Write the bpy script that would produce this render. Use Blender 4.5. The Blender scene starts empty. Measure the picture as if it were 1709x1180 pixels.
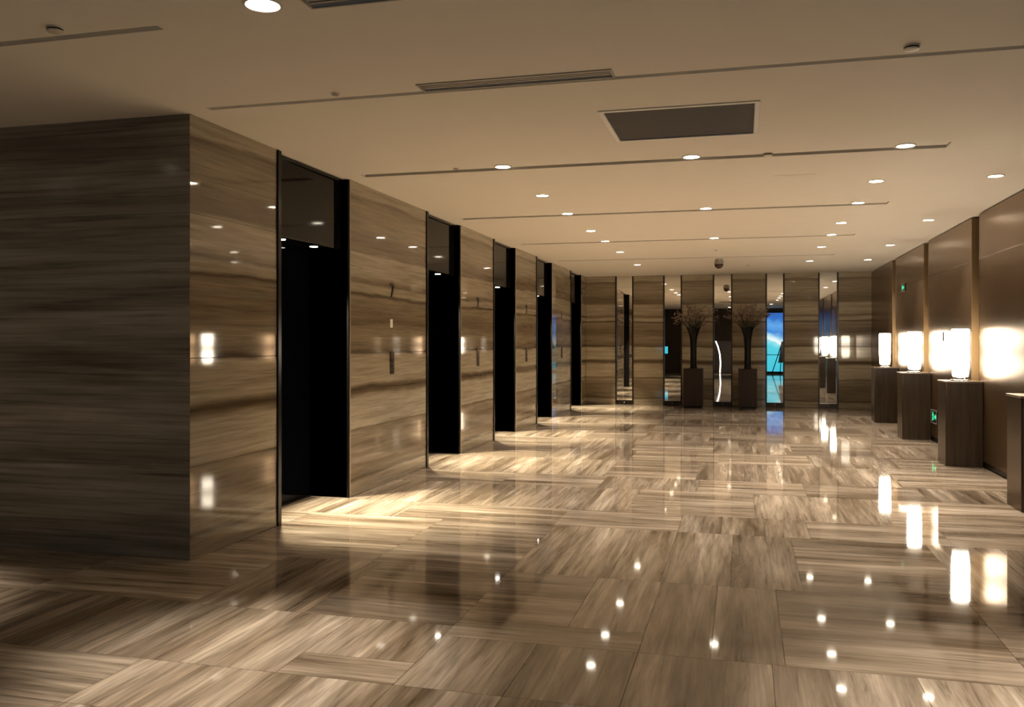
import bpy, bmesh, math, random
from mathutils import Vector, Matrix

SC = bpy.context.scene
COL = SC.collection
R = random.Random(7)

# ------------------------------------------------------------------ camera
FPX, W, H = 1470.0, 1709.0, 1180.0
YAW = math.atan(385.5 / FPX)
CAMZ, CEIL = 1.5, 3.06
cam = bpy.data.objects.new('camera', bpy.data.cameras.new('camera'))
COL.objects.link(cam)
cam.data.sensor_width = 36.0
cam.data.lens = 36.0 * FPX / W
cam.data.shift_y = -20.0 / W
cam.data.clip_start = 0.02
cam.location = (0, 0, CAMZ)
cam.rotation_euler = (math.pi / 2, 0, YAW)
SC.camera = cam

# ------------------------------------------------------------------ world, exposure, light strengths
wd = bpy.data.worlds.new('world'); SC.world = wd
wd.use_nodes = True
wd.node_tree.nodes['Background'].inputs[0].default_value = (1.0, 0.8, 0.6, 1)
wd.node_tree.nodes['Background'].inputs[1].default_value = 0.0
SC.view_settings.view_transform = 'Standard'
SC.view_settings.look = 'None'
SC.view_settings.exposure = 0.32
SC.view_settings.gamma = 1.0
SC.view_settings.use_curve_mapping = False
SC.cycles.max_bounces = 7
SC.cycles.diffuse_bounces = 3
SC.cycles.glossy_bounces = 5
SC.cycles.use_adaptive_sampling = True
SC.cycles.adaptive_threshold = 0.05
SC.cycles.sample_clamp_indirect = 6.0
SC.cycles.blur_glossy = 0.3
SC.cycles.caustics_reflective = False
SC.cycles.caustics_refractive = False
WARM = (1.0, 0.90, 0.79)
P_DOWN = 205.0      # W, ceiling downlights
P_WASH = 150.0      # W, downlights along the bronze wall
P_SLOT = 145.0      # W, downlights beside the ceiling slots
P_NEAR = 400.0      # W, downlights of the near bay
P_DOOR = 540.0      # W, soffit spots of the elevator recesses
E_LAMP = 31.0      # emission of the table lamp shades
E_SCREEN = 1.0

# ------------------------------------------------------------------ main dimensions
XL, XR = -3.66, 2.77          # wall faces
YC, YB, YR = 5.27, 21.0, -0.9 # left corner, back wall, rear wall
XO = -8.0                     # far end of the side hall
DOORS = [(6.43, 7.78), (9.91, 11.22), (12.83, 14.17), (15.70, 17.06), (19.0, 20.33)]
COURSES = [(0.0, 0.64), (0.64, 1.385), (1.385, 2.385), (2.385, 3.06)]


def px2x(px, Y):
    """lateral position of an image column on a plane at depth Y"""
    u = (px - 854.5) / FPX
    c, s = math.cos(YAW), math.sin(YAW)
    return Y * (u * c - s) / (c + u * s)


# ------------------------------------------------------------------ materials
def newmat(name):
    m = bpy.data.materials.new(name); m.use_nodes = True
    return m, m.node_tree.nodes, m.node_tree.links, m.node_tree.nodes['Principled BSDF']


def plain(name, col, rough=0.5, metal=0.0, spec=0.5, noise=0.0, nscale=30.0, emit=None, es=0.0):
    m, n, l, b = newmat(name)
    b.inputs['Base Color'].default_value = (*col, 1)
    b.inputs['Roughness'].default_value = rough
    b.inputs['Metallic'].default_value = metal
    b.inputs['Specular IOR Level'].default_value = spec
    if noise:
        tc = n.new('ShaderNodeTexCoord'); nz = n.new('ShaderNodeTexNoise')
        nz.inputs['Scale'].default_value = nscale; nz.inputs['Detail'].default_value = 4
        l.new(tc.outputs['Object'], nz.inputs['Vector'])
        r = n.new('ShaderNodeValToRGB')
        r.color_ramp.elements[0].color = (*[c * (1 - noise) for c in col], 1)
        r.color_ramp.elements[1].color = (*[min(1, c * (1 + noise)) for c in col], 1)
        l.new(nz.outputs['Fac'], r.inputs['Fac']); l.new(r.outputs['Color'], b.inputs['Base Color'])
    if emit:
        b.inputs['Emission Color'].default_value = (*emit, 1)
        b.inputs['Emission Strength'].default_value = es
    return m


def mapping(n, l, src, scale=(1, 1, 1), loc=(0, 0, 0)):
    mp = n.new('ShaderNodeMapping')
    mp.inputs['Scale'].default_value = scale; mp.inputs['Location'].default_value = loc
    l.new(src, mp.inputs['Vector'])
    return mp.outputs['Vector']


def noise(n, l, vec, scale=1.0, detail=4, rough=0.55, dist=0.0):
    z = n.new('ShaderNodeTexNoise')
    z.inputs['Scale'].default_value = scale; z.inputs['Detail'].default_value = detail
    z.inputs['Roughness'].default_value = rough; z.inputs['Distortion'].default_value = dist
    l.new(vec, z.inputs['Vector'])
    return z.outputs['Fac']


def math_n(n, l, op, a, b=None, clamp=False):
    m = n.new('ShaderNodeMath'); m.operation = op; m.use_clamp = clamp
    for i, v in enumerate((a, b)):
        if v is None: continue
        if isinstance(v, (int, float)): m.inputs[i].default_value = v
        else: l.new(v, m.inputs[i])
    return m.outputs[0]


def ramp(n, l, fac, stops, interp='LINEAR'):
    r = n.new('ShaderNodeValToRGB'); cr = r.color_ramp; cr.interpolation = interp
    while len(cr.elements) < len(stops): cr.elements.new(0.5)
    for e, (p, c) in zip(cr.elements, stops):
        e.position = p; e.color = (*c, 1)
    l.new(fac, r.inputs['Fac'])
    return r.outputs['Color']


def mix(n, l, mode, fac, a, b):
    m = n.new('ShaderNodeMix'); m.data_type = 'RGBA'; m.blend_type = mode
    if isinstance(fac, (int, float)): m.inputs['Factor'].default_value = fac
    else: l.new(fac, m.inputs['Factor'])
    for k, v in ((6, a), (7, b)):
        if isinstance(v, tuple): m.inputs[k].default_value = (*v, 1)
        else: l.new(v, m.inputs[k])
    return m.outputs[2]


LI, MI, BR, DK = (.42, .36, .265), (.31, .252, .175), (.205, .158, .104), (.10, .074, .046)


def stone_bands():
    """vein-matched wood-grain travertine: long horizontal bands that run through every slab"""
    m, n, l, b = newmat('banded_travertine')
    geo = n.new('ShaderNodeNewGeometry')
    pos = geo.outputs['Position']
    sep = n.new('ShaderNodeSeparateXYZ'); l.new(pos, sep.inputs[0])
    wob = noise(n, l, mapping(n, l, pos, (.55, .55, .8)), 1.0, 3)
    wob2 = noise(n, l, mapping(n, l, pos, (1.7, 1.7, 9.0)), 1.0, 4)
    z = math_n(n, l, 'ADD', sep.outputs[2], math_n(n, l, 'MULTIPLY', math_n(n, l, 'SUBTRACT', wob, .5), .13))
    z = math_n(n, l, 'ADD', z, math_n(n, l, 'MULTIPLY', math_n(n, l, 'SUBTRACT', wob2, .5), .035))
    f = math_n(n, l, 'DIVIDE', z, 3.1, True)
    st = [(0.00, MI), (.13, MI), (.155, DK), (.19, BR), (.50, BR), (.60, MI), (.645, BR), (.665, LI), (.95, LI), (.985, BR), (1.03, DK), (1.06, BR),
          (1.09, LI), (1.36, LI), (1.385, DK), (1.42, BR), (1.55, MI), (1.72, BR), (1.93, MI), (1.965, DK), (1.99, LI), (2.05, LI), (2.08, BR),
          (2.12, MI), (2.16, LI), (2.37, LI), (2.40, BR), (2.50, BR), (2.66, MI), (2.85, MI), (2.925, BR), (2.95, LI)]
    base = ramp(n, l, f, [(p / 3.1, c) for p, c in st])
    s1 = noise(n, l, mapping(n, l, pos, (.9, .9, 26)), 1.0, 4, .65, .3)
    s2 = noise(n, l, mapping(n, l, pos, (2.2, 2.2, 75)), 1.0, 2, .6)
    v1 = ramp(n, l, s1, [(.28, (.66, .64, .60)), (.5, (.97, .97, .97)), (.72, (1.22, 1.2, 1.15))])
    v2 = ramp(n, l, s2, [(.3, (.80, .79, .77)), (.6, (1.1, 1.1, 1.1))])
    c = mix(n, l, 'MULTIPLY', 1.0, base, v1)
    c = mix(n, l, 'MULTIPLY', .8, c, v2)
    l.new(c, b.inputs['Base Color'])
    b.inputs['Roughness'].default_value = .04
    b.inputs['Specular IOR Level'].default_value = .5
    return m


def stone_fine():
    """close-grained grey-brown travertine of the return wall"""
    m, n, l, b = newmat('streaked_travertine')
    geo = n.new('ShaderNodeNewGeometry'); pos = geo.outputs['Position']
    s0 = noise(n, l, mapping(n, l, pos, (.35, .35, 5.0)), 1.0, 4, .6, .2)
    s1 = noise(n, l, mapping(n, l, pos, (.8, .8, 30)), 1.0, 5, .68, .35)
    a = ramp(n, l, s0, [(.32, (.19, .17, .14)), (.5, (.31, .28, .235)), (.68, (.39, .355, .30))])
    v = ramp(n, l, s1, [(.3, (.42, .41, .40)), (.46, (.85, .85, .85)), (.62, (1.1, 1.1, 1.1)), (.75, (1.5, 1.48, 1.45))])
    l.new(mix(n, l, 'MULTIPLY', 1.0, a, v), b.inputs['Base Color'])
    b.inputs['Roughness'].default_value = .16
    b.inputs['Specular IOR Level'].default_value = .09
    return m


def stone_floor():
    """wood-grain travertine, grain along the tile's own X; every tile cut from another place"""
    m, n, l, b = newmat('floor_travertine')
    tc = n.new('ShaderNodeTexCoord'); oi = n.new('ShaderNodeObjectInfo')
    off = n.new('ShaderNodeCombineXYZ')
    l.new(math_n(n, l, 'MULTIPLY', oi.outputs['Random'], 57.0), off.inputs[0])
    l.new(math_n(n, l, 'MULTIPLY', oi.outputs['Random'], 131.0), off.inputs[1])
    add = n.new('ShaderNodeVectorMath'); add.operation = 'ADD'
    l.new(tc.outputs['Object'], add.inputs[0]); l.new(off.outputs[0], add.inputs[1])
    p = add.outputs[0]
    s0 = noise(n, l, mapping(n, l, p, (.5, 4.2, 1)), 1.0, 3, .55, .25)
    s1 = noise(n, l, mapping(n, l, p, (1.0, 15, 1)), 1.0, 5, .66, .55)
    s2 = noise(n, l, mapping(n, l, p, (2.6, 46, 1)), 1.0, 2, .6, .3)
    a = ramp(n, l, s0, [(.30, (.175, .13, .086)), (.45, (.31, .243, .175)), (.58, (.43, .35, .265)), (.74, (.64, .545, .43))])
    v1 = ramp(n, l, s1, [(.30, (.36, .32, .28)), (.42, (.78, .76, .73)), (.55, (1.05, 1.05, 1.05)), (.70, (1.5, 1.47, 1.42))])
    v2 = ramp(n, l, s2, [(.32, (.72, .71, .69)), (.6, (1.1, 1.1, 1.1))])
    c = mix(n, l, 'MULTIPLY', 1.0, a, v1)
    c = mix(n, l, 'MULTIPLY', .75, c, v2)
    tone = ramp(n, l, oi.outputs['Random'], [(0, (.74, .72, .70)), (.35, (1.02, 1, .97)), (.6, (.88, .86, .83)), (1, (1.2, 1.18, 1.15))])
    l.new(mix(n, l, 'MULTIPLY', 1.0, c, tone), b.inputs['Base Color'])
    b.inputs['Roughness'].default_value = .045
    b.inputs['Specular IOR Level'].default_value = .55
    return m


def bronze():
    m, n, l, b = newmat('brushed_bronze')
    geo = n.new('ShaderNodeNewGeometry'); pos = geo.outputs['Position']
    s0 = noise(n, l, mapping(n, l, pos, (.6, .6, .5)), 1.0, 3)
    s1 = noise(n, l, mapping(n, l, pos, (60, 60, 1.2)), 1.0, 3, .6)
    a = ramp(n, l, s0, [(.3, (.20, .125, .065)), (.7, (.27, .175, .095))])
    v = ramp(n, l, s1, [(.3, (.88, .88, .88)), (.7, (1.08, 1.08, 1.08))])
    l.new(mix(n, l, 'MULTIPLY', 1.0, a, v), b.inputs['Base Color'])
    b.inputs['Metallic'].default_value = .85
    b.inputs['Roughness'].default_value = .27
    return m


def dark_wood(name, c0, c1, rough=.22):
    m, n, l, b = newmat(name)
    tc = n.new('ShaderNodeTexCoord')
    s = noise(n, l, mapping(n, l, tc.outputs['Object'], (30, 30, 1.3)), 1.0, 5, .6, .2)
    l.new(ramp(n, l, s, [(.3, c0), (.7, c1)]), b.inputs['Base Color'])
    b.inputs['Roughness'].default_value = rough
    b.inputs['Specular IOR Level'].default_value = .22
    return m


def screen_mat():
    """moving-picture wall: deep blue above, a white wave, turquoise below"""
    m, n, l, b = newmat('blue_screen_picture')
    tc = n.new('ShaderNodeTexCoord'); sep = n.new('ShaderNodeSeparateXYZ')
    l.new(tc.outputs['Object'], sep.inputs[0])
    nz = noise(n, l, mapping(n, l, tc.outputs['Object'], (.8, 1, 1.6)), 1.0, 3)
    z = math_n(n, l, 'ADD', sep.outputs[2], math_n(n, l, 'MULTIPLY', math_n(n, l, 'SUBTRACT', nz, .5), .9))
    z = math_n(n, l, 'ADD', z, math_n(n, l, 'MULTIPLY', sep.outputs[0], .22))
    f = math_n(n, l, 'DIVIDE', z, 3.0, True)
    c = ramp(n, l, f, [(.0, (.05, .55, .75)), (.45, (.06, .62, .80)), (.53, (.25, .75, .9)), (.565, (.9, .97, 1)), (.62, (.35, .7, .95)),
                       (.68, (.02, .22, .72)), (.8, (.10, .38, .85)), (.88, (.02, .16, .6)), (1.0, (.03, .10, .40))])
    b.inputs['Base Color'].default_value = (.01, .012, .015, 1)
    b.inputs['Roughness'].default_value = .2
    l.new(c, b.inputs['Emission Color']); b.inputs['Emission Strength'].default_value = E_SCREEN
    return m


def shade_mat():
    """frosted lamp glass with two bulbs inside, so two hotter zones along its height"""
    m, n, l, b = newmat('lit_frosted_glass')
    tc = n.new('ShaderNodeTexCoord'); sep = n.new('ShaderNodeSeparateXYZ')
    l.new(tc.outputs['Object'], sep.inputs[0])
    f = math_n(n, l, 'DIVIDE', math_n(n, l, 'SUBTRACT', sep.outputs[2], .05), .60, True)
    c = ramp(n, l, f, [(0, (.35, .35, .35)), (.2, (1, 1, 1)), (.33, (.75, .75, .75)), (.5, (.35, .35, .35)), (.68, (.75, .75, .75)), (.8, (1, 1, 1)), (1, (.4, .4, .4))])
    s = math_n(n, l, 'MULTIPLY', c, E_LAMP)
    b.inputs['Base Color'].default_value = (.8, .78, .72, 1)
    b.inputs['Emission Color'].default_value = (1, .86, .66, 1)
    l.new(s, b.inputs['Emission Strength'])
    return m


M = {
    'bands': stone_bands(), 'fine': stone_fine(), 'floor': stone_floor(), 'bronze': bronze(),
    'grout': plain('grout', (.10, .075, .05), .7, noise=.2),
    'core': plain('wall_core', (.05, .04, .03), .8, noise=.2),
    'ceil': plain('ceiling_paint', (.86, .815, .74), .75, spec=.25, noise=.02, nscale=3),
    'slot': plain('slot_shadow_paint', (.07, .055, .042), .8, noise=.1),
    'black': plain('black_steel', (.009, .008, .008), .2, spec=.25, noise=.2),
    'door': plain('black_mirror_door', (.0025, .003, .005), .04, spec=.06, noise=.2, nscale=4),
    'header': plain('smoked_glass', (.006, .0055, .0055), .06, spec=.14, noise=.1, nscale=2),
    'mirror': plain('mirror', (.80, .78, .74), .0, 1.0, noise=.01),
    'trim': plain('dark_bronze_trim', (.035, .025, .018), .3, .6, noise=.2),
    'edge': plain('pale_stone_edge', (.42, .35, .26), .3, noise=.15),
    'chrome': plain('chrome', (.7, .7, .7), .12, 1.0, noise=.03),
    'glow': plain('downlight_lens', (.9, .9, .85), .3, emit=(1, .88, .70), es=26.0, noise=.01),
    'glowsmall': plain('soffit_lens', (.9, .9, .85), .3, emit=(1, .9, .74), es=22.0, noise=.01),
    'ringw': plain('white_trim', (.75, .70, .62), .4, noise=.04),
    'grey': plain('vent_grey', (.03, .03, .031), .65, noise=.15),
    'slat': plain('vent_slat', (.055, .055, .057), .55, noise=.1),
    'diff': plain('diffuser_grey', (.40, .37, .33), .5, noise=.06),
    'shade': shade_mat(), 'screen': screen_mat(),
    'ped': dark_wood('pedestal_veneer', (.035, .024, .016), (.065, .045, .03), .25),
    'pedtop': plain('pedestal_stone_top', (.16, .12, .085), .2, noise=.2),
    'ped2': dark_wood('plinth_veneer', (.020, .011, .008), (.034, .020, .015), .4),
    'vase': plain('black_ceramic', (.006, .005, .0045), .35, spec=.15, noise=.2),
    'twig': plain('bark', (.06, .035, .022), .7, noise=.3),
    'bloom': plain('blossom', (.27, .185, .13), .6, noise=.25, nscale=60),
    'leaf': plain('dark_leaf', (.035, .035, .018), .5, noise=.3),
    'green': plain('lit_green', (.02, .3, .12), .4, emit=(.05, .95, .38), es=1.3, noise=.02),
    'signbk': plain('sign_black', (.012, .014, .013), .3, noise=.2),
    'bronze2': plain('bronze_plate', (.10, .068, .042), .25, .8, noise=.15, nscale=60),
    'gold': plain('satin_gold_return', (.20, .13, .06), .5, .3, noise=.08),
    'num': plain('dark_bronze_numeral', (.035, .02, .012), .3, .5, noise=.2),
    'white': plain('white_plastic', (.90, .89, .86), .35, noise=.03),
    'dome': plain('smoked_dome', (.05, .02, .015), .1, noise=.1),
    'brown': dark_wood('brown_wood_lining', (.03, .022, .016), (.055, .041, .03), .35),
    'panelgrey': plain('grey_lacquer', (.16, .155, .165), .2, noise=.05),
    'led': plain('led_strip', (.9, .9, .9), .4, emit=(1, .93, .84), es=3.0, noise=.01),
}

for k_ in ('glow', 'glowsmall', 'green', 'led'):      # seen and reflected; their light comes from the spot lamps
    M[k_].cycles.emission_sampling = 'NONE'


# ------------------------------------------------------------------ helpers
def box(bm, x0, x1, y0, y1, z0, z1):
    v = [bm.verts.new(p) for p in ((x0, y0, z0), (x1, y0, z0), (x1, y1, z0), (x0, y1, z0), (x0, y0, z1), (x1, y0, z1), (x1, y1, z1), (x0, y1, z1))]
    for f in ((0, 3, 2, 1), (4, 5, 6, 7), (0, 1, 5, 4), (1, 2, 6, 5), (2, 3, 7, 6), (3, 0, 4, 7)):
        bm.faces.new([v[i] for i in f])


def bx(*a):
    bm = bmesh.new(); box(bm, *a); return bm


def bevel(bm, w=.004, seg=2):
    bmesh.ops.bevel(bm, geom=list(bm.edges), offset=w, segments=seg, profile=.6, affect='EDGES', clamp_overlap=True)
    return bm


def lathe(prof, cx, cy, seg=32, cap=True):
    bm = bmesh.new(); rings = []
    for r, z in prof:
        rings.append([bm.verts.new((cx + r * math.cos(2 * math.pi * k / seg), cy + r * math.sin(2 * math.pi * k / seg), z)) for k in range(seg)])
    for a, b in zip(rings, rings[1:]):
        for k in range(seg):
            bm.faces.new((a[k], a[(k + 1) % seg], b[(k + 1) % seg], b[k]))
    if cap:
        bm.faces.new(list(reversed(rings[0]))); bm.faces.new(rings[-1])
    return bm


def tube(bm, pts, radii, seg=6):
    rings = []
    for i, p in enumerate(pts):
        d = (pts[min(i + 1, len(pts) - 1)] - pts[max(i - 1, 0)]).normalized()
        a = d.cross(Vector((0.3, 1, 0.1))).normalized(); b = d.cross(a)
        rings.append([bm.verts.new(p + (a * math.cos(2 * math.pi * k / seg) + b * math.sin(2 * math.pi * k / seg)) * radii[i]) for k in range(seg)])
    for a, b in zip(rings, rings[1:]):
        for k in range(seg):
            bm.faces.new((a[k], a[(k + 1) % seg], b[(k + 1) % seg], b[k]))
    bm.faces.new(list(reversed(rings[0]))); bm.faces.new(rings[-1])


def prism(pts, axis, a, b):
    """closed outline extruded along an axis between a and b; outline in the two other axes"""
    bm = bmesh.new()
    def P(p, t):
        return {'x': (t, p[0], p[1]), 'y': (p[0], t, p[1]), 'z': (p[0], p[1], t)}[axis]
    A = [bm.verts.new(P(p, a)) for p in pts]; B = [bm.verts.new(P(p, b)) for p in pts]
    n = len(pts)
    bm.faces.new(A); bm.faces.new(list(reversed(B)))
    for i in range(n):
        bm.faces.new((A[i], B[i], B[(i + 1) % n], A[(i + 1) % n]))
    return bm


def root_loc(o):
    v = Vector((0, 0, 0))
    while o is not None:
        v += o.location; o = o.parent
    return v


def obj(name, bm, mat, parent=None, smooth=False, loc=None):
    """bm in world coordinates -> one mesh object, origin at the parent's base (or at loc)"""
    bmesh.ops.recalc_face_normals(bm, faces=bm.faces)
    o0 = root_loc(parent) if parent else Vector(loc or (0, 0, 0))
    bmesh.ops.translate(bm, verts=bm.verts, vec=-o0)
    me = bpy.data.meshes.new(name); bm.to_mesh(me); bm.free()
    if smooth:
        for p in me.polygons: p.use_smooth = True
        me.set_sharp_from_angle(angle=math.radians(40))
    me.materials.append(M[mat] if isinstance(mat, str) else mat)
    o = bpy.data.objects.new(name, me); COL.objects.link(o)
    if parent: o.parent = parent
    else: o.location = o0
    return o


def tag(o, label, cat, group=None, kind=None):
    o['label'] = label; o['category'] = cat
    if group: o['group'] = group
    if kind: o['kind'] = kind
    return o


def thing(name, label, cat, loc, group=None, kind=None):
    o = bpy.data.objects.new(name, None); COL.objects.link(o)
    o.location = loc; o.empty_display_size = .1
    return tag(o, label, cat, group, kind)


def spot(name, loc, power, parent, size=100, blend=.8, col=WARM, rad=.04, aim=None):
    ld = bpy.data.lights.new(name, 'SPOT'); ld.energy = power; ld.color = col
    ld.spot_size = math.radians(size); ld.spot_blend = blend; ld.shadow_soft_size = rad
    o = bpy.data.objects.new(name, ld); COL.objects.link(o)
    o.parent = parent; o.location = Vector(loc) - root_loc(parent)
    if aim is not None:
        o.rotation_euler = (Vector(aim) - Vector(loc)).to_track_quat('-Z', 'Y').to_euler()
    return o


# ------------------------------------------------------------------ floor
floor = obj('floor', bx(XO, XR + .3, YR - .3, YB + .3, -.25, -.0125), 'grout')
tag(floor, 'polished brown wood-grain travertine floor laid in crossing directions', 'floor', kind='structure')
TILE = {}


def tile(x0, x1, y0, y1, along_y):
    g = .0012
    w, h = (x1 - x0) - 2 * g, (y1 - y0) - 2 * g
    a, b = (h, w) if along_y else (w, h)
    key = (round(a, 3), round(b, 3))
    if key not in TILE:
        bm = bx(-a / 2, a / 2, -b / 2, b / 2, -.0125, 0)
        me = bpy.data.meshes.new('tile'); bm.to_mesh(me); bm.free(); me.materials.append(M['floor']); TILE[key] = me
    o = bpy.data.objects.new('tile', TILE[key]); COL.objects.link(o)
    o.parent = floor; o.location = ((x0 + x1) / 2, (y0 + y1) / 2, 0)
    if along_y: o.rotation_euler = (0, 0, math.pi / 2)


def block(x0, x1, y0, y1, d, n):
    for k in range(n):
        if d == 'V':
            w = (x1 - x0) / n; tile(x0 + k * w, x0 + (k + 1) * w, y0, y1, True)
        else:
            h = (y1 - y0) / n; tile(x0, x1, y0 + k * h, y0 + (k + 1) * h, False)


XE = XR
ROWS = [  # y0, y1, blocks from left to right: (x end, grain, tiles)
    (YR, 0.6, -4.2, [(-2.0, 'H', 1), (.4, 'V', 1), (XE, 'H', 1)]),
    (0.6, 2.05, -4.2, [(-2.75, 'V', 1), (-.9, 'H', 1), (.75, 'V', 2), (XE, 'H', 1)]),
    (2.05, 3.07, -5.6, [(-4.2, 'V', 1), (-2.75, 'H', 2), (-1.48, 'V', 2), (-.1, 'V', 2), (1.2, 'H', 2), (XE, 'V', 2)]),
    (3.07, 3.59, -5.6, [(-4.3, 'V', 1), (-2.75, 'H', 2), (-2.05, 'V', 1), (-1.48, 'V', 1), (-.49, 'V', 2), (.75, 'V', 2), (1.75, 'V', 2), (XE, 'H', 1)]),
    (3.59, 4.42, -6.9, [(-5.5, 'H', 2), (-4.2, 'V', 2), (-3.07, 'V', 2), (-2.75, 'V', 1), (-2.05, 'V', 1)]),
    (3.59, 3.86, -2.05, [(-1.48, 'H', 1)]),
    (3.86, 4.42, -2.05, [(-1.48, 'V', 1)]),
    (3.59, 4.26, -1.48, [(-.49, 'V', 2), (.75, 'V', 2), (1.55, 'V', 1), (XE, 'V', 2)]),
    (4.42, 5.55, -6.9, [(-5.4, 'V', 2), (-4.2, 'H', 2), (-3.07, 'H', 2), (-2.35, 'V', 2), (-1.48, 'H', 3)]),
    (4.26, 4.55, -1.48, [(-.49, 'H', 1)]),
    (4.55, 5.55, -1.48, [(-.89, 'H', 2), (-.49, 'V', 1)]),
    (4.26, 5.55, -.49, [(.19, 'V', 2), (1.25, 'H', 3), (XE, 'H', 3)]),
    (5.55, 7.05, XL, [(-2.45, 'H', 3), (-1.48, 'H', 3), (-.50, 'V', 3), (.35, 'V', 2), (1.3, 'H', 3), (XE, 'V', 3)]),
    (7.05, 7.75, XL - .5, [(-2.9, 'V', 2), (-1.5, 'H', 2), (-.5, 'H', 2), (.5, 'V', 3), (1.5, 'H', 2), (XE, 'H', 2)]),
    (7.75, 8.95, XL, [(-2.9, 'V', 2), (-2.05, 'V', 2), (-1.0, 'V', 3), (.1, 'H', 3), (1.2, 'V', 3), (XE, 'H', 3)]),
    (8.95, 9.75, XL, [(-2.5, 'H', 2), (-1.45, 'H', 2), (-.45, 'V', 3), (.6, 'H', 2), (1.7, 'H', 2), (XE, 'V', 3)]),
    (9.75, 11.1, XL - .5, [(-2.6, 'V', 2), (-1.5, 'V', 2), (-.5, 'H', 3), (.5, 'V', 3), (1.6, 'V', 2), (XE, 'H', 3)]),
    (11.1, 12.2, XL, [(-2.5, 'H', 2), (-1.4, 'V', 2), (-.3, 'H', 2), (.8, 'H', 2), (1.8, 'V', 2), (XE, 'H', 2)]),
]
y = 12.2; k = 0
while y < YB - .3:
    h = 1.15 if k % 2 else 1.35
    y1 = y + h if y + h < YB - .5 else YB
    xs = [XL - .48, -2.55 + .15 * (k % 3), -1.5, -.4 - .1 * (k % 2), .65, 1.7 + .1 * (k % 3), XE]
    ROWS.append((y, y1, xs[0], [(xs[i + 1], 'HV'[(i + k) % 2], 2) for i in range(6)]))
    y = y1; k += 1
for y0, y1, x, bl in ROWS:
    for xe, d, n_ in bl:
        block(x, xe, y0, y1, d, n_); x = xe
# threshold slabs inside the nearest elevator recesses
tile(XL - .48, XL, 5.55 + .8, 7.05, False)
tile(XL - .48, XL, 7.75, 8.0, False)
# plain floor beyond the frame in the side hall
block(XO, -6.9, 3.59, 5.55, 'H', 2); block(XO, -5.6, 2.05, 3.59, 'H', 2); block(XO, -4.2, YR, 2.05, 'V', 3)

# ------------------------------------------------------------------ ceiling with real slots
SLOTS = []     # x0, x1, y0, y1, depth
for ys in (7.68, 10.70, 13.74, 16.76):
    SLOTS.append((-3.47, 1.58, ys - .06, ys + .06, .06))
    SLOTS.append((1.56, 1.58, ys - .16, ys - .06, .03))
SLOTS.append((-3.47, 2.2, 5.17, 5.23, .05))
SLOTS.append((-6.5, -2.8, 3.76, 3.82, .05))
VX0, VX1, VY0, VY1 = -.92, .075, 5.95, 6.82
SLOTS.append((VX0, VX1, VY0, VY1, .10))
DIFFS = [(-1.91, -.74, 5.03, 5.16), (-1.94, -.77, 3.60, 3.74)]
for d in DIFFS: SLOTS.append((*d, .05))
SLOTS.append((.27, .66, 8.632, 8.644, .012))


def ceiling():
    xs = sorted({XO, XR + .3} | {v for s in SLOTS for v in s[:2]}); ys = sorted({YR - .3, YB + .3} | {v for s in SLOTS for v in s[2:4]})
    def dep(i, j):
        if i < 0 or j < 0 or i >= len(xs) - 1 or j >= len(ys) - 1: return 0.0
        cx, cy = (xs[i] + xs[i + 1]) / 2, (ys[j] + ys[j + 1]) / 2
        return max([s[4] for s in SLOTS if s[0] < cx < s[1] and s[2] < cy < s[3]] or [0.0])
    bm = bmesh.new(); cache = {}
    def V(x, y, z):
        k = (round(x, 4), round(y, 4), round(z, 4))
        if k not in cache: cache[k] = bm.verts.new(k)
        return cache[k]
    for i in range(len(xs) - 1):
        for j in range(len(ys) - 1):
            d = dep(i, j); z = CEIL + d
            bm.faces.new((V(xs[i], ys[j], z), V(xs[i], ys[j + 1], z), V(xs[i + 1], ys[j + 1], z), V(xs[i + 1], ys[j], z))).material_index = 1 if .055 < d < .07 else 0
            for (ni, nj, a, b) in ((i - 1, j, (xs[i], ys[j]), (xs[i], ys[j + 1])), (i, j - 1, (xs[i], ys[j]), (xs[i + 1], ys[j]))):
                e = dep(ni, nj)
                if abs(e - d) > 1e-6:
                    bm.faces.new((V(*a, CEIL + d), V(*b, CEIL + d), V(*b, CEIL + e), V(*a, CEIL + e)))
    top = CEIL + .25
    x0, x1, y0, y1 = xs[0], xs[-1], ys[0], ys[-1]
    t = [V(x0, y0, top), V(x1, y0, top), V(x1, y1, top), V(x0, y1, top)]
    bm.faces.new(t)
    return bm


c_o = obj('ceiling', ceiling(), 'ceil')
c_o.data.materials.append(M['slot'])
tag(c_o, 'smooth cream painted ceiling crossed by narrow shadow slots', 'ceiling', kind='structure')

# ------------------------------------------------------------------ walls
def slab_set(parent, spans, face, axis, mat, thick=.02, courses=COURSES):
    """stone slabs hung on a wall; axis 'x' -> face is an X plane, spans in Y"""
    for a, b in spans:
        for z0, z1 in courses:
            g = .0012
            if axis == 'x': bm = bx(face - thick, face, a + g, b - g, z0 + g, z1 - g)
            else: bm = bx(a + g, b - g, face, face + thick, z0 + g, z1 - g)
            bevel(bm, .0015, 1)
            obj('stone_slab', bm, mat, parent)


bm = bmesh.new()
ys = [YC + .02] + [v for d in DOORS for v in d] + [YB + .3]
for a, b in zip(ys[0::2], ys[1::2]): box(bm, -4.4, XL - .02, a, b, -.012, CEIL)
for a, b in DOORS: box(bm, -4.4, -4.16, a - .001, b + .001, -.012, CEIL)
wl = tag(obj('wall_left', bm, 'core'), 'polished banded travertine wall with elevator recesses', 'wall', kind='structure')
SECT = list(zip([YC] + [d[1] + .02 for d in DOORS], [d[0] - .001 for d in DOORS] + [YB]))
slab_set(wl, SECT, XL, 'x', 'bands')

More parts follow.
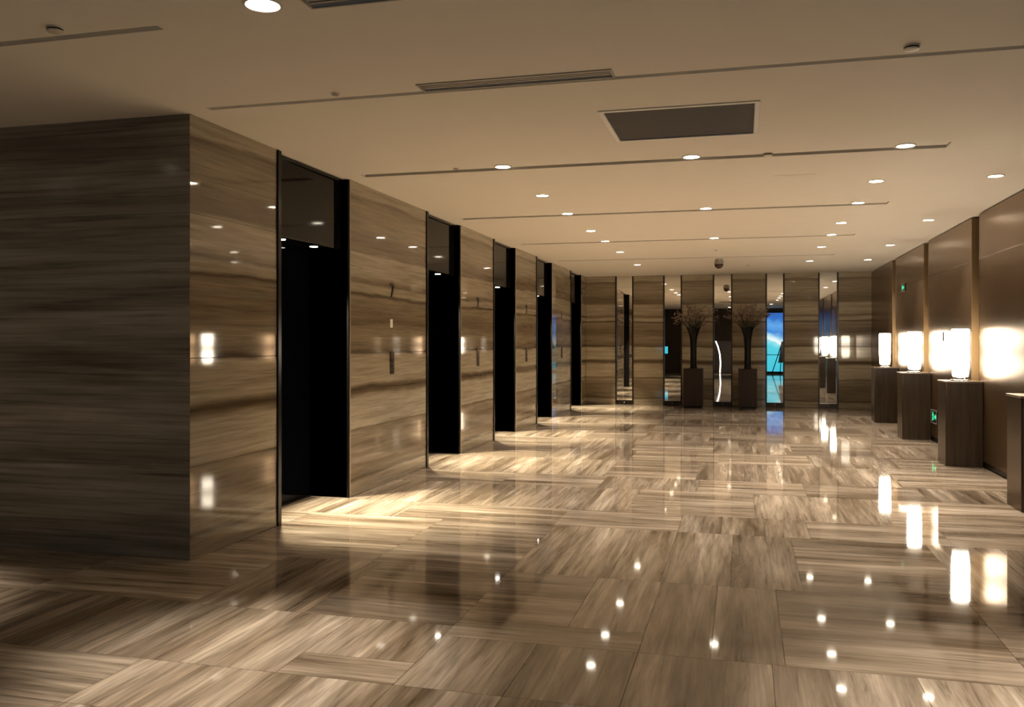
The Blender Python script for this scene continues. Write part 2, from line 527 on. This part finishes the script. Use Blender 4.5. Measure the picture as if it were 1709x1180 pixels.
wlr = tag(obj('wall_left_return', bx(XO, -4.4, YC + .02, YC + .3, -.012, CEIL), 'core'), 'dim streaked travertine wall face turning away at the left corner', 'wall', kind='structure')
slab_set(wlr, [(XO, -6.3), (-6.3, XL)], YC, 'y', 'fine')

wb = tag(obj('wall_back', bx(XL - .02, XR + .3, YB + .06, YB + .3, -.012, CEIL), 'core'), 'far end wall of travertine panels alternating with mirror strips', 'wall', kind='structure')
PX = [975, 1029, 1055, 1109, 1136, 1192, 1220, 1280, 1307, 1368, 1397, 1462]
bxs = [px2x(p, YB) for p in PX]; bxs[0] = XL; bxs[-1] = XR
for i in range(11):
    a, b = bxs[i], bxs[i + 1]
    if i % 2 == 0:
        slab_set(wb, [(a + (.03 if i else 0), b - (.03 if i < 10 else 0))], YB, 'y', 'bands', .06)
        for t0, t1, on in ((a, a + .03, i > 0), (b - .03, b, i < 10)):
            if on: obj('edge_trim', bx(t0, t1, YB - .012, YB + .06, 0, CEIL - .006), 'trim', wb)
    else:
        obj('mirror_panel', bx(a, b, YB + .045, YB + .06, .10, CEIL), 'mirror', wb)
        kp = obj('kick_plate', bx(a, b, YB + .02, YB + .06, 0, .10), 'trim', wb)
        obj('stud', lathe([(.012, .035), (.018, .045), (.018, .065), (.008, .075)], (a + b) / 2, YB + .008, 12), 'chrome', kp, True)

wr = tag(obj('wall_right', bx(XR + .09, XR + .3, YR - .3, YB + .06, -.012, CEIL), 'trim'), 'brushed bronze panel wall with recessed vertical joints', 'wall', kind='structure')
JO = [2.95, 5.95, 8.97, 11.96, 14.98, 18.0]
edges = [YR] + JO + [YB]
for i in range(len(edges) - 1):
    a = edges[i] + (.17 if i else 0); b = edges[i + 1] - (.22 if i < len(JO) else 0)
    for z0, z1 in ((.07, 2.50), (2.503, 3.045)):
        obj('bronze_panel', bevel(bx(XR, XR + .09, a, b, z0, z1), .0008, 1), 'bronze', wr)
    obj('skirting', bx(XR + .02, XR + .09, a, b, 0, .07), 'trim', wr)
for j in JO:
    obj('joint_strip', bx(XR + .08, XR + .09, j - .219, j + .158, 0, CEIL - .01), 'bronze', wr)
    obj('joint_return', bx(XR - .001, XR + .09, j + .159, j + .1695, 0, CEIL - .014), 'gold', wr)
    obj('joint_edge', bx(XR - .003, XR + .012, j - .219, j - .210, .07, CEIL - .012), 'chrome', wr)

tag(obj('wall_rear', bx(XO, XR + .3, YR - .3, YR, -.012, CEIL), 'brown'), 'dark brown timber lined wall behind the viewer, seen in the mirrors', 'wall', kind='structure')
tag(obj('wall_outer', bx(XO - .2, XO, YR - .3, YC + .3, -.012, CEIL), 'brown'), 'dark end wall of the side hall beyond the left corner', 'wall', kind='structure')

# ------------------------------------------------------------------ elevator recesses
ORD = ['first and nearest', 'second', 'third', 'fourth', 'fifth and farthest']
for i, (a, b) in enumerate(DOORS):
    d = thing('door_%d' % (i + 1), 'black elevator doorway, %s from the left stone corner' % ORD[i], 'elevator door', (-3.9, (a + b) / 2, 0), kind='structure')
    xf = -4.07
    f = obj('frame', bevel(bx(-4.15, XL + .014, a, a + .055, 0, CEIL - .004), .003, 1), 'black', d)          # near jamb
    f = obj('frame', bevel(bx(-4.15, XL - .001, b, b + .018, 0, CEIL - .004), .002, 1), 'black', d)          # far jamb
    obj('frame_edge', bx(XL - .012, XL + .005, b + .0185, b + .030, 0, CEIL - .004), 'edge', d)
    hd = obj('header_panel', bevel(bx(XL - .11, XL - .08, a + .057, b - .006, 2.38, CEIL - .03), .002, 1), 'header', d)
    obj('header_rail', bx(XL - .12, XL - .06, a + .057, b - .001, CEIL - .03, CEIL - .004), 'black', hd)
    obj('soffit', bx(-4.15, XL - .112, a + .057, b - .001, 2.40, 2.46), 'black', d)
    mid = (a + b) / 2
    for y0, y1 in ((a + .057, mid - .002), (mid + .002, b - .002)):
        obj('door_leaf', bevel(bx(xf - .03, xf, y0, y1, .012, 2.395), .002, 1), 'door', d)
    obj('sill', bevel(bx(xf - .08, xf + .02, a + .057, b - .002, .0005, .010), .002, 1), 'trim', d)
    for yy in (a + .50, a + 1.10):
        s = obj('soffit_spot', lathe([(.040, 2.394), (.048, 2.390), (.048, 2.3995)], -3.90, yy, 20), 'chrome', d, True)
        obj('lens', lathe([(.002, 2.3885), (.036, 2.3885), (.036, 2.393)], -3.90, yy, 20), 'glowsmall', s, True)
        spot('soffit_lamp', (-3.90, yy, 2.375), P_DOOR, d, 54, .6, (1, .90, .70), .03, aim=(-3.02, yy, 0))

# ------------------------------------------------------------------ numerals and call buttons
SEV = [(-.045, .075), (.045, .075), (.045, .052), (.000, -.075), (-.026, -.075), (.018, .050), (-.045, .050)]
MIDS = [(DOORS[k][1] + DOORS[k + 1][0]) / 2 for k in range(4)]
WHICH = ['nearest', 'second nearest', 'third nearest', 'farthest']
for k, yc in enumerate(MIDS):
    # outline in (y, z); seen from the hall (looking -X) the reading direction runs along -Y... the hall sees +Y to the right
    pts = [(yc + 1.15 * p, 2.05 + q) for p, q in SEV]
    tag(obj('floor_numeral', prism(pts, 'x', XL + .0005, XL + .009), 'num', loc=(XL, yc, 2.05)),
        'dark bronze numeral 7 on the stone pier, %s to the viewer' % WHICH[k], 'sign', 'floor numerals')
    cb = thing('call_button_panel', 'slim bronze elevator call panel under the %s numeral' % WHICH[k], 'button panel', (XL, yc, 1.27), 'elevator call panels')
    obj('plate', bevel(bx(XL + .0005, XL + .012, yc - .05, yc + .05, 1.15, 1.39), .003, 2), 'bronze2', cb)
    for zz in (1.235, 1.30):
        bm = bx(XL + .0125, XL + .017, yc - .018, yc + .018, zz - .018, zz + .018); obj('button', bevel(bm, .004, 2), 'num', cb)
nt = tag(obj('reflection_plate', bevel(bx(XL + .0005, XL + .006, MIDS[0] - .04, MIDS[0] + .02, 1.65, 1.74), .001, 1), 'white', loc=(XL, MIDS[0], 1.7)),
         'small white plate for a likely reflection between numeral and call panel on nearest pier', 'sign')  # white plate added for a bright patch, likely a reflection in the stone

# ------------------------------------------------------------------ ceiling fittings
def downlight(x, y, label, power, group, r=.062, size=92, rec=0.0):
    z = CEIL + rec
    d = thing('downlight', label, 'ceiling light', (x, y, z), group)
    obj('trim_ring', lathe([(r, z - .001), (r + .004, z - .007), (r + .016, z - .006), (r + .018, z - .0005), (r, z - .0005)], x, y, 28, False), 'ringw', d, True)
    obj('lens', lathe([(.002, z - .004), (r - .001, z - .004), (r - .001, z - .0008)], x, y, 28), 'glow', d, True)
    spot('downlight_lamp', (x, y, z - .03), power, d, size, .9, rad=.045)


NTH = ['nearest', 'second nearest', 'third nearest', 'farthest']
for x, nm, pw in ((-2.07, 'row beside the elevator wall', P_DOWN), (1.25, 'row right of the ceiling centre', P_DOWN), (2.30, 'row hugging the bronze wall', P_WASH)):
    for k, yy in enumerate((9.17, 12.27, 15.3, 17.93)):
        downlight(x, yy, 'round recessed downlight, %s in the %s' % (NTH[k], nm), pw, 'ceiling downlights')
for k, yy in enumerate((7.57, 10.55, 13.6)):
    for x, nm in ((-2.07, 'left end'), (-.42, 'middle'), (1.25, 'right end')):
        downlight(x, yy, 'downlight at the %s of the %s ceiling slot behind the vent' % (nm, ('first', 'second', 'third')[k]), P_SLOT, 'slot downlights')
downlight(-2.15, 3.65, 'large round downlight cut by the top edge of the picture', P_NEAR, 'ceiling downlights', .075, 47)
for x, yy, nm in ((-5.0, 3.6, 'over the side hall beside the smoke detector'), (-6.6, 3.2, 'deep in the dim side hall'), (1.15, 3.85, 'just ahead of the viewer on the right'), (-.6, .9, 'right above the viewer')):
    downlight(x, yy, 'round downlight beyond the frame, %s' % nm, P_NEAR, 'near downlights beyond the frame', .07, 48)

vent = thing('ceiling_vent', 'large grey return-air grille in a white frame on the ceiling', 'vent', ((VX0 + VX1) / 2, (VY0 + VY1) / 2, CEIL))
fw = .035
for q in ((VX0 - fw, VX1 + fw, VY0 - fw, VY0), (VX0 - fw, VX1 + fw, VY1, VY1 + fw), (VX0 - fw, VX0, VY0, VY1), (VX1, VX1 + fw, VY0, VY1)):
    obj('frame', bevel(bx(*q, CEIL - .008, CEIL - .0005), .002, 1), 'white', vent)
obj('backing', bx(VX0 + .002, VX1 - .002, VY0 + .002, VY1 - .002, CEIL + .05, CEIL + .055), 'grey', vent)
for k in range(29):
    yy = VY0 + .015 + k * .03
    obj('slat', bx(VX0 + .002, VX1 - .002, yy - .011, yy + .011, CEIL + .002, CEIL + .006), 'slat', vent)

for k, (x0, x1, y0, y1) in enumerate(DIFFS):
    d = thing('linear_diffuser', ('grey linear air slot on the ceiling left of the square vent', 'grey linear air slot cut by the top edge of the picture')[k], 'vent',
              ((x0 + x1) / 2, (y0 + y1) / 2, CEIL), 'linear air diffusers')
    for q in ((x0 - .012, x1 + .012, y0 - .012, y0), (x0 - .012, x1 + .012, y1, y1 + .012), (x0 - .012, x0, y0, y1), (x1, x1 + .012, y0, y1)):
        obj('frame', bx(*q, CEIL - .006, CEIL - .0005), 'diff', d)
    for f_ in (.25, .5, .75):
        yy = y0 + (y1 - y0) * f_
        obj('blade', bx(x0 + .001, x1 - .001, yy - .010, yy + .010, CEIL + .002, CEIL + .012), 'diff', d)
    obj('backing', bx(x0 + .001, x1 - .001, y0 + .001, y1 - .001, CEIL + .040, CEIL + .045), 'slat', d)


def detector(x, y, label, rr=.043):
    d = thing('smoke_detector', label, 'smoke detector', (x, y, CEIL), 'smoke detectors')
    obj('base', lathe([(rr, CEIL - .0005), (rr, CEIL - .005), (rr * .93, CEIL - .007)], x, y, 28), 'ringw', d, True)
    obj('sensor_gap', lathe([(rr * .9, CEIL - .0075), (rr * .9, CEIL - .014)], x, y, 24), 'black', d, True)
    obj('cover', lathe([(rr * .92, CEIL - .0145), (rr * .88, CEIL - .021), (rr * .5, CEIL - .026), (.004, CEIL - .027)], x, y, 28), 'ringw', d, True)


detector(-3.31, 3.66, 'white smoke detector on the ceiling over the dim return wall')
detector(.86, 5.03, 'white smoke detector at upper right beside the near ceiling slot')
detector(.20, 7.60, 'small smoke detector on the first slot behind the vent', .04)


def sprinkler(x, y, label):
    d = thing('sprinkler', label, 'sprinkler', (x, y, CEIL), 'sprinkler heads')
    obj('rosette', lathe([(.030, CEIL - .0005), (.030, CEIL - .004), (.024, CEIL - .006)], x, y, 20), 'ringw', d, True)
    obj('nozzle', lathe([(.012, CEIL - .0065), (.011, CEIL - .009), (.020, CEIL - .0095), (.020, CEIL - .012)], x, y, 16), 'diff', d, True)


sprinkler(-2.48, 5.08, 'small sprinkler head above the first elevator pier by near slot')
sprinkler(-2.50, 7.55, 'small sprinkler head left of the first slot downlight')
sprinkler(.10, 18.6, 'small sprinkler head near the far mirrors')
sprinkler(-.45, 15.4, 'sprinkler head put in for an unlit slot light before the dome camera')  # sprinkler added here in place of an unlit slot downlight

x, y = -.44, 17.1
dc = thing('dome_camera', 'small dark dome security camera hanging from the far ceiling', 'security camera', (x, y, CEIL))
obj('mount', lathe([(.07, CEIL - .0005), (.07, CEIL - .03), (.085, CEIL - .05), (.085, CEIL - .10)], x, y, 24), 'diff', dc, True)
obj('dome', lathe([(.08, CEIL - .1005), (.078, CEIL - .13), (.062, CEIL - .16), (.035, CEIL - .178), (.003, CEIL - .184)], x, y, 24), 'dome', dc, True)

# ------------------------------------------------------------------ lamp pedestals and lamps along the bronze wall
PED = [(8.60, 'cut by the right edge of the picture'), (11.58, 'nearest of the three whole ones'), (14.57, 'middle of the three'), (17.50, 'farthest, by the end wall')]
for k, (yp, nm) in enumerate(PED):
    x0, x1 = 2.36, XR - .004
    p = thing('pedestal', 'dark veneered lamp pedestal, %s' % nm, 'pedestal', ((x0 + x1) / 2, yp + .22, 0), 'lamp pedestals')
    obj('front_panel', bevel(bx(x0 + .012, x1, yp, yp + .03, .002, 1.0), .003, 1), 'ped', p)
    obj('back_panel', bevel(bx(x0 + .012, x1, yp + .41, yp + .44, .002, 1.0), .003, 1), 'ped', p)
    obj('side_panel', bevel(bx(x0, x0 + .03, yp + .004, yp + .436, .002, 1.0), .003, 1), 'bronze2', p)
    obj('core', bx(x0 + .032, x1 - .002, yp + .031, yp + .409, .002, .999), 'core', p)
    obj('top_plate', bevel(bx(x0 - .008, x1, yp - .008, yp + .448, 1.0005, 1.022), .003, 2), 'pedtop', p)
    if k == 0: lx = None
    cx, cy, z0 = 2.57, yp + .22, 1.0225
    L = thing('table_lamp', 'tall glowing white cylinder lamp on the %s' % ('pedestal cut by the right edge', 'nearest whole pedestal', 'middle pedestal', 'farthest pedestal')[k], 'lamp', (cx, cy, z0), 'pedestal lamps')
    obj('base', lathe([(.115, z0), (.115, z0 + .012), (.100, z0 + .016), (.060, z0 + .018), (.055, z0 + .045)], cx, cy, 32), 'chrome', L, True)
    prof = [(.078, z0 + .0455), (.088, z0 + .06), (.096, z0 + .16), (.101, z0 + .28), (.1005, z0 + .40), (.100, z0 + .52), (.1015, z0 + .61), (.096, z0 + .628), (.080, z0 + .63)]
    obj('shade', lathe(prof, cx, cy, 36), 'shade', L, True)
    obj('finial_ring', lathe([(.079, z0 + .6305), (.079, z0 + .634), (.060, z0 + .634), (.060, z0 + .6305)], cx, cy, 28, False), 'chrome', L, True)

# ------------------------------------------------------------------ signs and switch on the bronze wall
def exit_sign(y0, y1, z0, z1, label):
    s = thing('exit_sign', label, 'exit sign', (XR, (y0 + y1) / 2, z0), 'green exit signs')
    obj('housing', bevel(bx(XR - .018, XR - .0005, y0, y1, z0, z1), .003, 1), 'signbk', s)
    fr = .008
    for q in ((y0, y1, z1 - fr, z1), (y0, y1, z0, z0 + fr), (y0, y0 + fr, z0 + fr, z1 - fr), (y1 - fr, y1, z0 + fr, z1 - fr)):
        obj('frame', bx(XR - .021, XR - .0185, *q), 'diff', s)
    h = z1 - z0; xm = (y0 + y1) / 2; zc = (z0 + z1) / 2
    xa, xb = XR - .021, XR - .0186
    # running figure: head, trunk, arms, legs (seen from the hall +Y runs to the left)
    def bar(p, q, w):
        p, q = Vector(p), Vector(q); d = (q - p).normalized(); nn = Vector((-d.y, d.x)) * w / 2
        return prism([tuple(p + nn), tuple(q + nn), tuple(q - nn), tuple(p - nn)], 'x', xa, xb)
    c0 = xm + h * .30
    u = h * .34
    obj('figure_head', prism([(c0 + u * .05 + .2 * u * math.cos(t * .5236), zc + .82 * u + .2 * u * math.sin(t * .5236)) for t in range(12)], 'x', xa, xb), 'green', s)
    for p, q, w in (((c0, zc + .55 * u), (c0 - .1 * u, zc - .1 * u), .34), ((c0, zc + .5 * u), (c0 + .6 * u, zc + .2 * u), .18), ((c0, zc + .5 * u), (c0 - .6 * u, zc + .25 * u), .18),
                    ((c0 - .1 * u, zc - .1 * u), (c0 + .45 * u, zc - .9 * u), .24), ((c0 - .1 * u, zc - .1 * u), (c0 - .7 * u, zc - .6 * u), .24)):
        obj('figure_limb', bar(p, q, w * u), 'green', s)
    a0 = xm - h * .25
    obj('arrow', prism([(a0, zc + .06 * h), (a0, zc - .06 * h), (a0 - .28 * h, zc - .06 * h), (a0 - .28 * h, zc - .2 * h), (a0 - .5 * h, zc), (a0 - .28 * h, zc + .2 * h), (a0 - .28 * h, zc + .06 * h)], 'x', xa, xb), 'green', s)


exit_sign(14.10, 14.50, .28, .48, 'low green exit sign near the floor between two lamp pedestals')
exit_sign(16.75, 17.10, 2.39, 2.53, 'small green exit sign high on the bronze wall')
sw = thing('wall_switch', 'small black switch plate on the bronze wall between two lamps', 'switch', (XR, 13.8, 1.57))
obj('plate', bevel(bx(XR - .009, XR - .0005, 13.74, 13.86, 1.505, 1.635), .002, 1), 'signbk', sw)
for zz in (1.54, 1.57, 1.60): obj('button', bevel(bx(XR - .013, XR - .0095, 13.78, 13.82, zz - .010, zz + .010), .0015, 1), 'black', sw)

# ------------------------------------------------------------------ plinths, vases, blossom branches
for k, (pa, pb) in enumerate(((1140, 1173), (1232, 1264))):
    yp = 20.50
    x0, x1 = px2x(pa, yp - .22), px2x(pb, yp - .22); cx = (x0 + x1) / 2
    side = ('left', 'right')[k]
    p = thing('plinth', 'dark brown wooden vase plinth, %s of the pair before the end wall' % side, 'plinth', (cx, yp, 0), 'vase plinths')
    obj('body', bevel(bx(x0 + .006, x1 - .006, yp - .21, yp + .21, .04, .862), .004, 1), 'ped2', p)
    obj('toe', bx(x0 + .02, x1 - .02, yp - .19, yp + .19, .001, .0395), 'black', p)
    obj('top', bevel(bx(x0, x1, yp - .22, yp + .22, .8625, .885), .004, 2), 'ped2', p)
    z = .8855
    v = thing('vase', 'tall black trumpet vase on the %s plinth' % side, 'vase', (cx, yp, z), 'tall vases')
    obj('body', lathe([(.085, z), (.088, z + .015), (.074, z + .04), (.070, z + .30), (.074, z + .55), (.090, z + .72), (.130, z + .86), (.165, z + .94), (.168, z + .95),
                       (.158, z + .945), (.120, z + .86), (.07, z + .74)], cx, yp, 28), 'vase', v, True)
    obj('foot_ring', lathe([(.092, z + .0005), (.096, z + .008), (.090, z + .016), (.0885, z + .0155), (.0885, z + .0005)], cx, yp, 28, False), 'trim', v, True)
    bq = thing('blossom_branches', 'spray of budding twigs in the %s tall vase' % side, 'flower arrangement', (cx, yp, z + .8), 'vase arrangements')
    rr = random.Random(11 + k)
    for j in range(26):
        ang = 2 * math.pi * j / 26 + rr.uniform(-.2, .2)
        spread = rr.uniform(.12, .52) if j % 3 else rr.uniform(.4, .62)
        hgt = rr.uniform(.40, .74) - spread * .45
        p0 = Vector((cx + .05 * math.cos(ang), yp + .05 * math.sin(ang), z + .80))
        tip = Vector((cx + spread * math.cos(ang), yp + max(-.45, min(.40, .75 * spread * math.sin(ang))), z + .86 + hgt))
        pts = []
        for q in range(7):
            t = q / 6
            pp = p0.lerp(tip, t) + Vector((0, 0, .10 * math.sin(math.pi * t)))
            if q: pp += Vector((rr.uniform(-.02, .02), rr.uniform(-.02, .02), rr.uniform(-.015, .015))) * t
            pts.append(pp)
        bm = bmesh.new(); tube(bm, pts, [.0075 - .0009 * q for q in range(7)], 5)
        subs = []
        for q in (2, 3, 4, 5):
            e = pts[q] + Vector((rr.uniform(-.12, .12), rr.uniform(-.08, .08), rr.uniform(.0, .12)))
            e.y = min(e.y, YB - .08)
            tube(bm, [pts[q], pts[q].lerp(e, .5) + Vector((0, 0, .01)), e], [.0042, .003, .0022], 4); subs.append((pts[q], e))
        br = obj('branch', bm, 'twig', bq)
        bm = bmesh.new()
        for a_, e in subs + [(pts[4], pts[6])]:
            for _ in range(4):
                c_ = a_.lerp(e, rr.uniform(.35, 1.03)) + Vector((rr.uniform(-.012, .012), rr.uniform(-.012, .012), rr.uniform(-.01, .012)))
                bmesh.ops.create_icosphere(bm, subdivisions=1, radius=rr.uniform(.009, .018), matrix=Matrix.Translation(c_))
        o = obj('blossoms', bm, 'bloom', br); o['kind'] = 'stuff'
    for j in range(18):                                    # dark leaf collar around the rim
        ang = 2 * math.pi * j / 18 + rr.uniform(-.1, .1); L_ = rr.uniform(.20, .32); tilt = rr.uniform(.75, 1.2)
        bm = bmesh.new()
        d = Vector((math.cos(ang) * math.cos(tilt), math.sin(ang) * math.cos(tilt), math.sin(tilt))); sd = Vector((-math.sin(ang), math.cos(ang), 0))
        nr = d.cross(sd).normalized() * .0025
        o0 = Vector((cx, yp, z + .86)) + Vector((math.cos(ang), math.sin(ang), 0)) * .085
        prev = None
        for t, w in ((0, .012), (.3, .032), (.65, .034), (1, .004)):
            c_ = o0 + d * L_ * t + Vector((math.cos(ang), math.sin(ang), -.3)) * .05 * t * t
            ring = [bm.verts.new(c_ + sd * w + nr), bm.verts.new(c_ - sd * w + nr), bm.verts.new(c_ - sd * w - nr), bm.verts.new(c_ + sd * w - nr)]
            if prev:
                for q in range(4): bm.faces.new((prev[q], prev[(q + 1) % 4], ring[(q + 1) % 4], ring[q]))
            else: bm.faces.new(ring)
            prev = ring
        bm.faces.new(prev)
        obj('leaf', bm, 'leaf', bq)

# ------------------------------------------------------------------ what the mirrors show behind the viewer
s = thing('video_wall', 'tall glowing blue picture screen seen in the mirror strip right of the vases', 'screen', (.9, YR, 0))
obj('picture', bx(.90, 1.90, YR + .031, YR + .036, .10, 2.84), 'screen', s)
obj('cabinet', bx(.86, 1.94, YR + .001, YR + .030, .04, 2.90), 'black', s)
for q in ((.86, 1.94, .04, .10), (.86, 1.94, 2.84, 2.90)): obj('bezel', bx(q[0], q[1], YR + .0305, YR + .06, q[2], q[3]), 'black', s)
for xx in (.86, 1.90): obj('bezel', bx(xx, xx + .04, YR + .0305, YR + .06, .10, 2.84), 'black', s)
r_ = thing('guard_rail', 'thin dark rail before the blue screen, seen in the mirror', 'rail', (1.6, YR + .2, 0))
bm = bmesh.new(); tube(bm, [Vector((.92, YR + .2, .88)), Vector((2.1, YR + .2, .88))], [.016, .016], 10); obj('top_bar', bm, 'black', r_, True)
for xx in (.96, 2.06):
    obj('post', lathe([(.05, .0005), (.05, .012), (.014, .018), (.014, .866)], xx, YR + .2, 14), 'black', r_, True)
e_ = thing('easel', 'black slanted easel standing before the blue screen, seen in the mirror', 'easel', (1.65, YR + .42, 0))
for p, q, w in (((1.30, YR + .42, .012), (1.74, YR + .36, 1.42), .022), ((1.66, YR + .42, .012), (1.76, YR + .36, 1.42), .020), ((1.84, YR + .42, .012), (1.76, YR + .36, 1.42), .020)):
    bm = bmesh.new(); tube(bm, [Vector(p), Vector(q)], [w, w], 8); obj('leg', bm, 'black', e_, True)
obj('board', prism([(1.58, .55), (1.86, .55), (1.86, 1.50), (1.72, 1.50)], 'y', YR + .455, YR + .475), 'black', e_)
obj('ledge', bevel(bx(1.54, 1.90, YR + .43, YR + .50, .52, .548), .003, 1), 'black', e_)
c_ = thing('reception_counter', 'grey lacquered counter with a glowing curved edge, seen between the vases in the mirror', 'counter', (-.9, YR + .25, 0))
out = [(-1.02, 0.02), (-1.00, .5), (-1.03, .9), (-1.11, 1.25), (-1.22, 1.52), (-.35, 1.50), (-.35, .02)]
obj('front_panel', prism(out, 'y', YR + .20, YR + .26), 'panelgrey', c_)
obj('body', bx(-.95, -.36, YR + .01, YR + .199, .02, 1.38), 'brown', c_)
bm = bmesh.new(); tube(bm, [Vector((x - .03, YR + .235, z)) for x, z in out[:5]], [.03] * 5, 8); obj('light_strip', bm, 'led', c_, True)
w_ = thing('wall_screen', 'small blue screen in dark side hall, seen in mirror left of the vases', 'screen', (-3.8, YR, .9))
obj('picture', bx(-4.05, -3.50, YR + .031, YR + .035, .92, 1.26), 'screen', w_)
obj('casing', bevel(bx(-4.08, -3.47, YR + .001, YR + .030, .89, 1.29), .003, 1), 'black', w_)
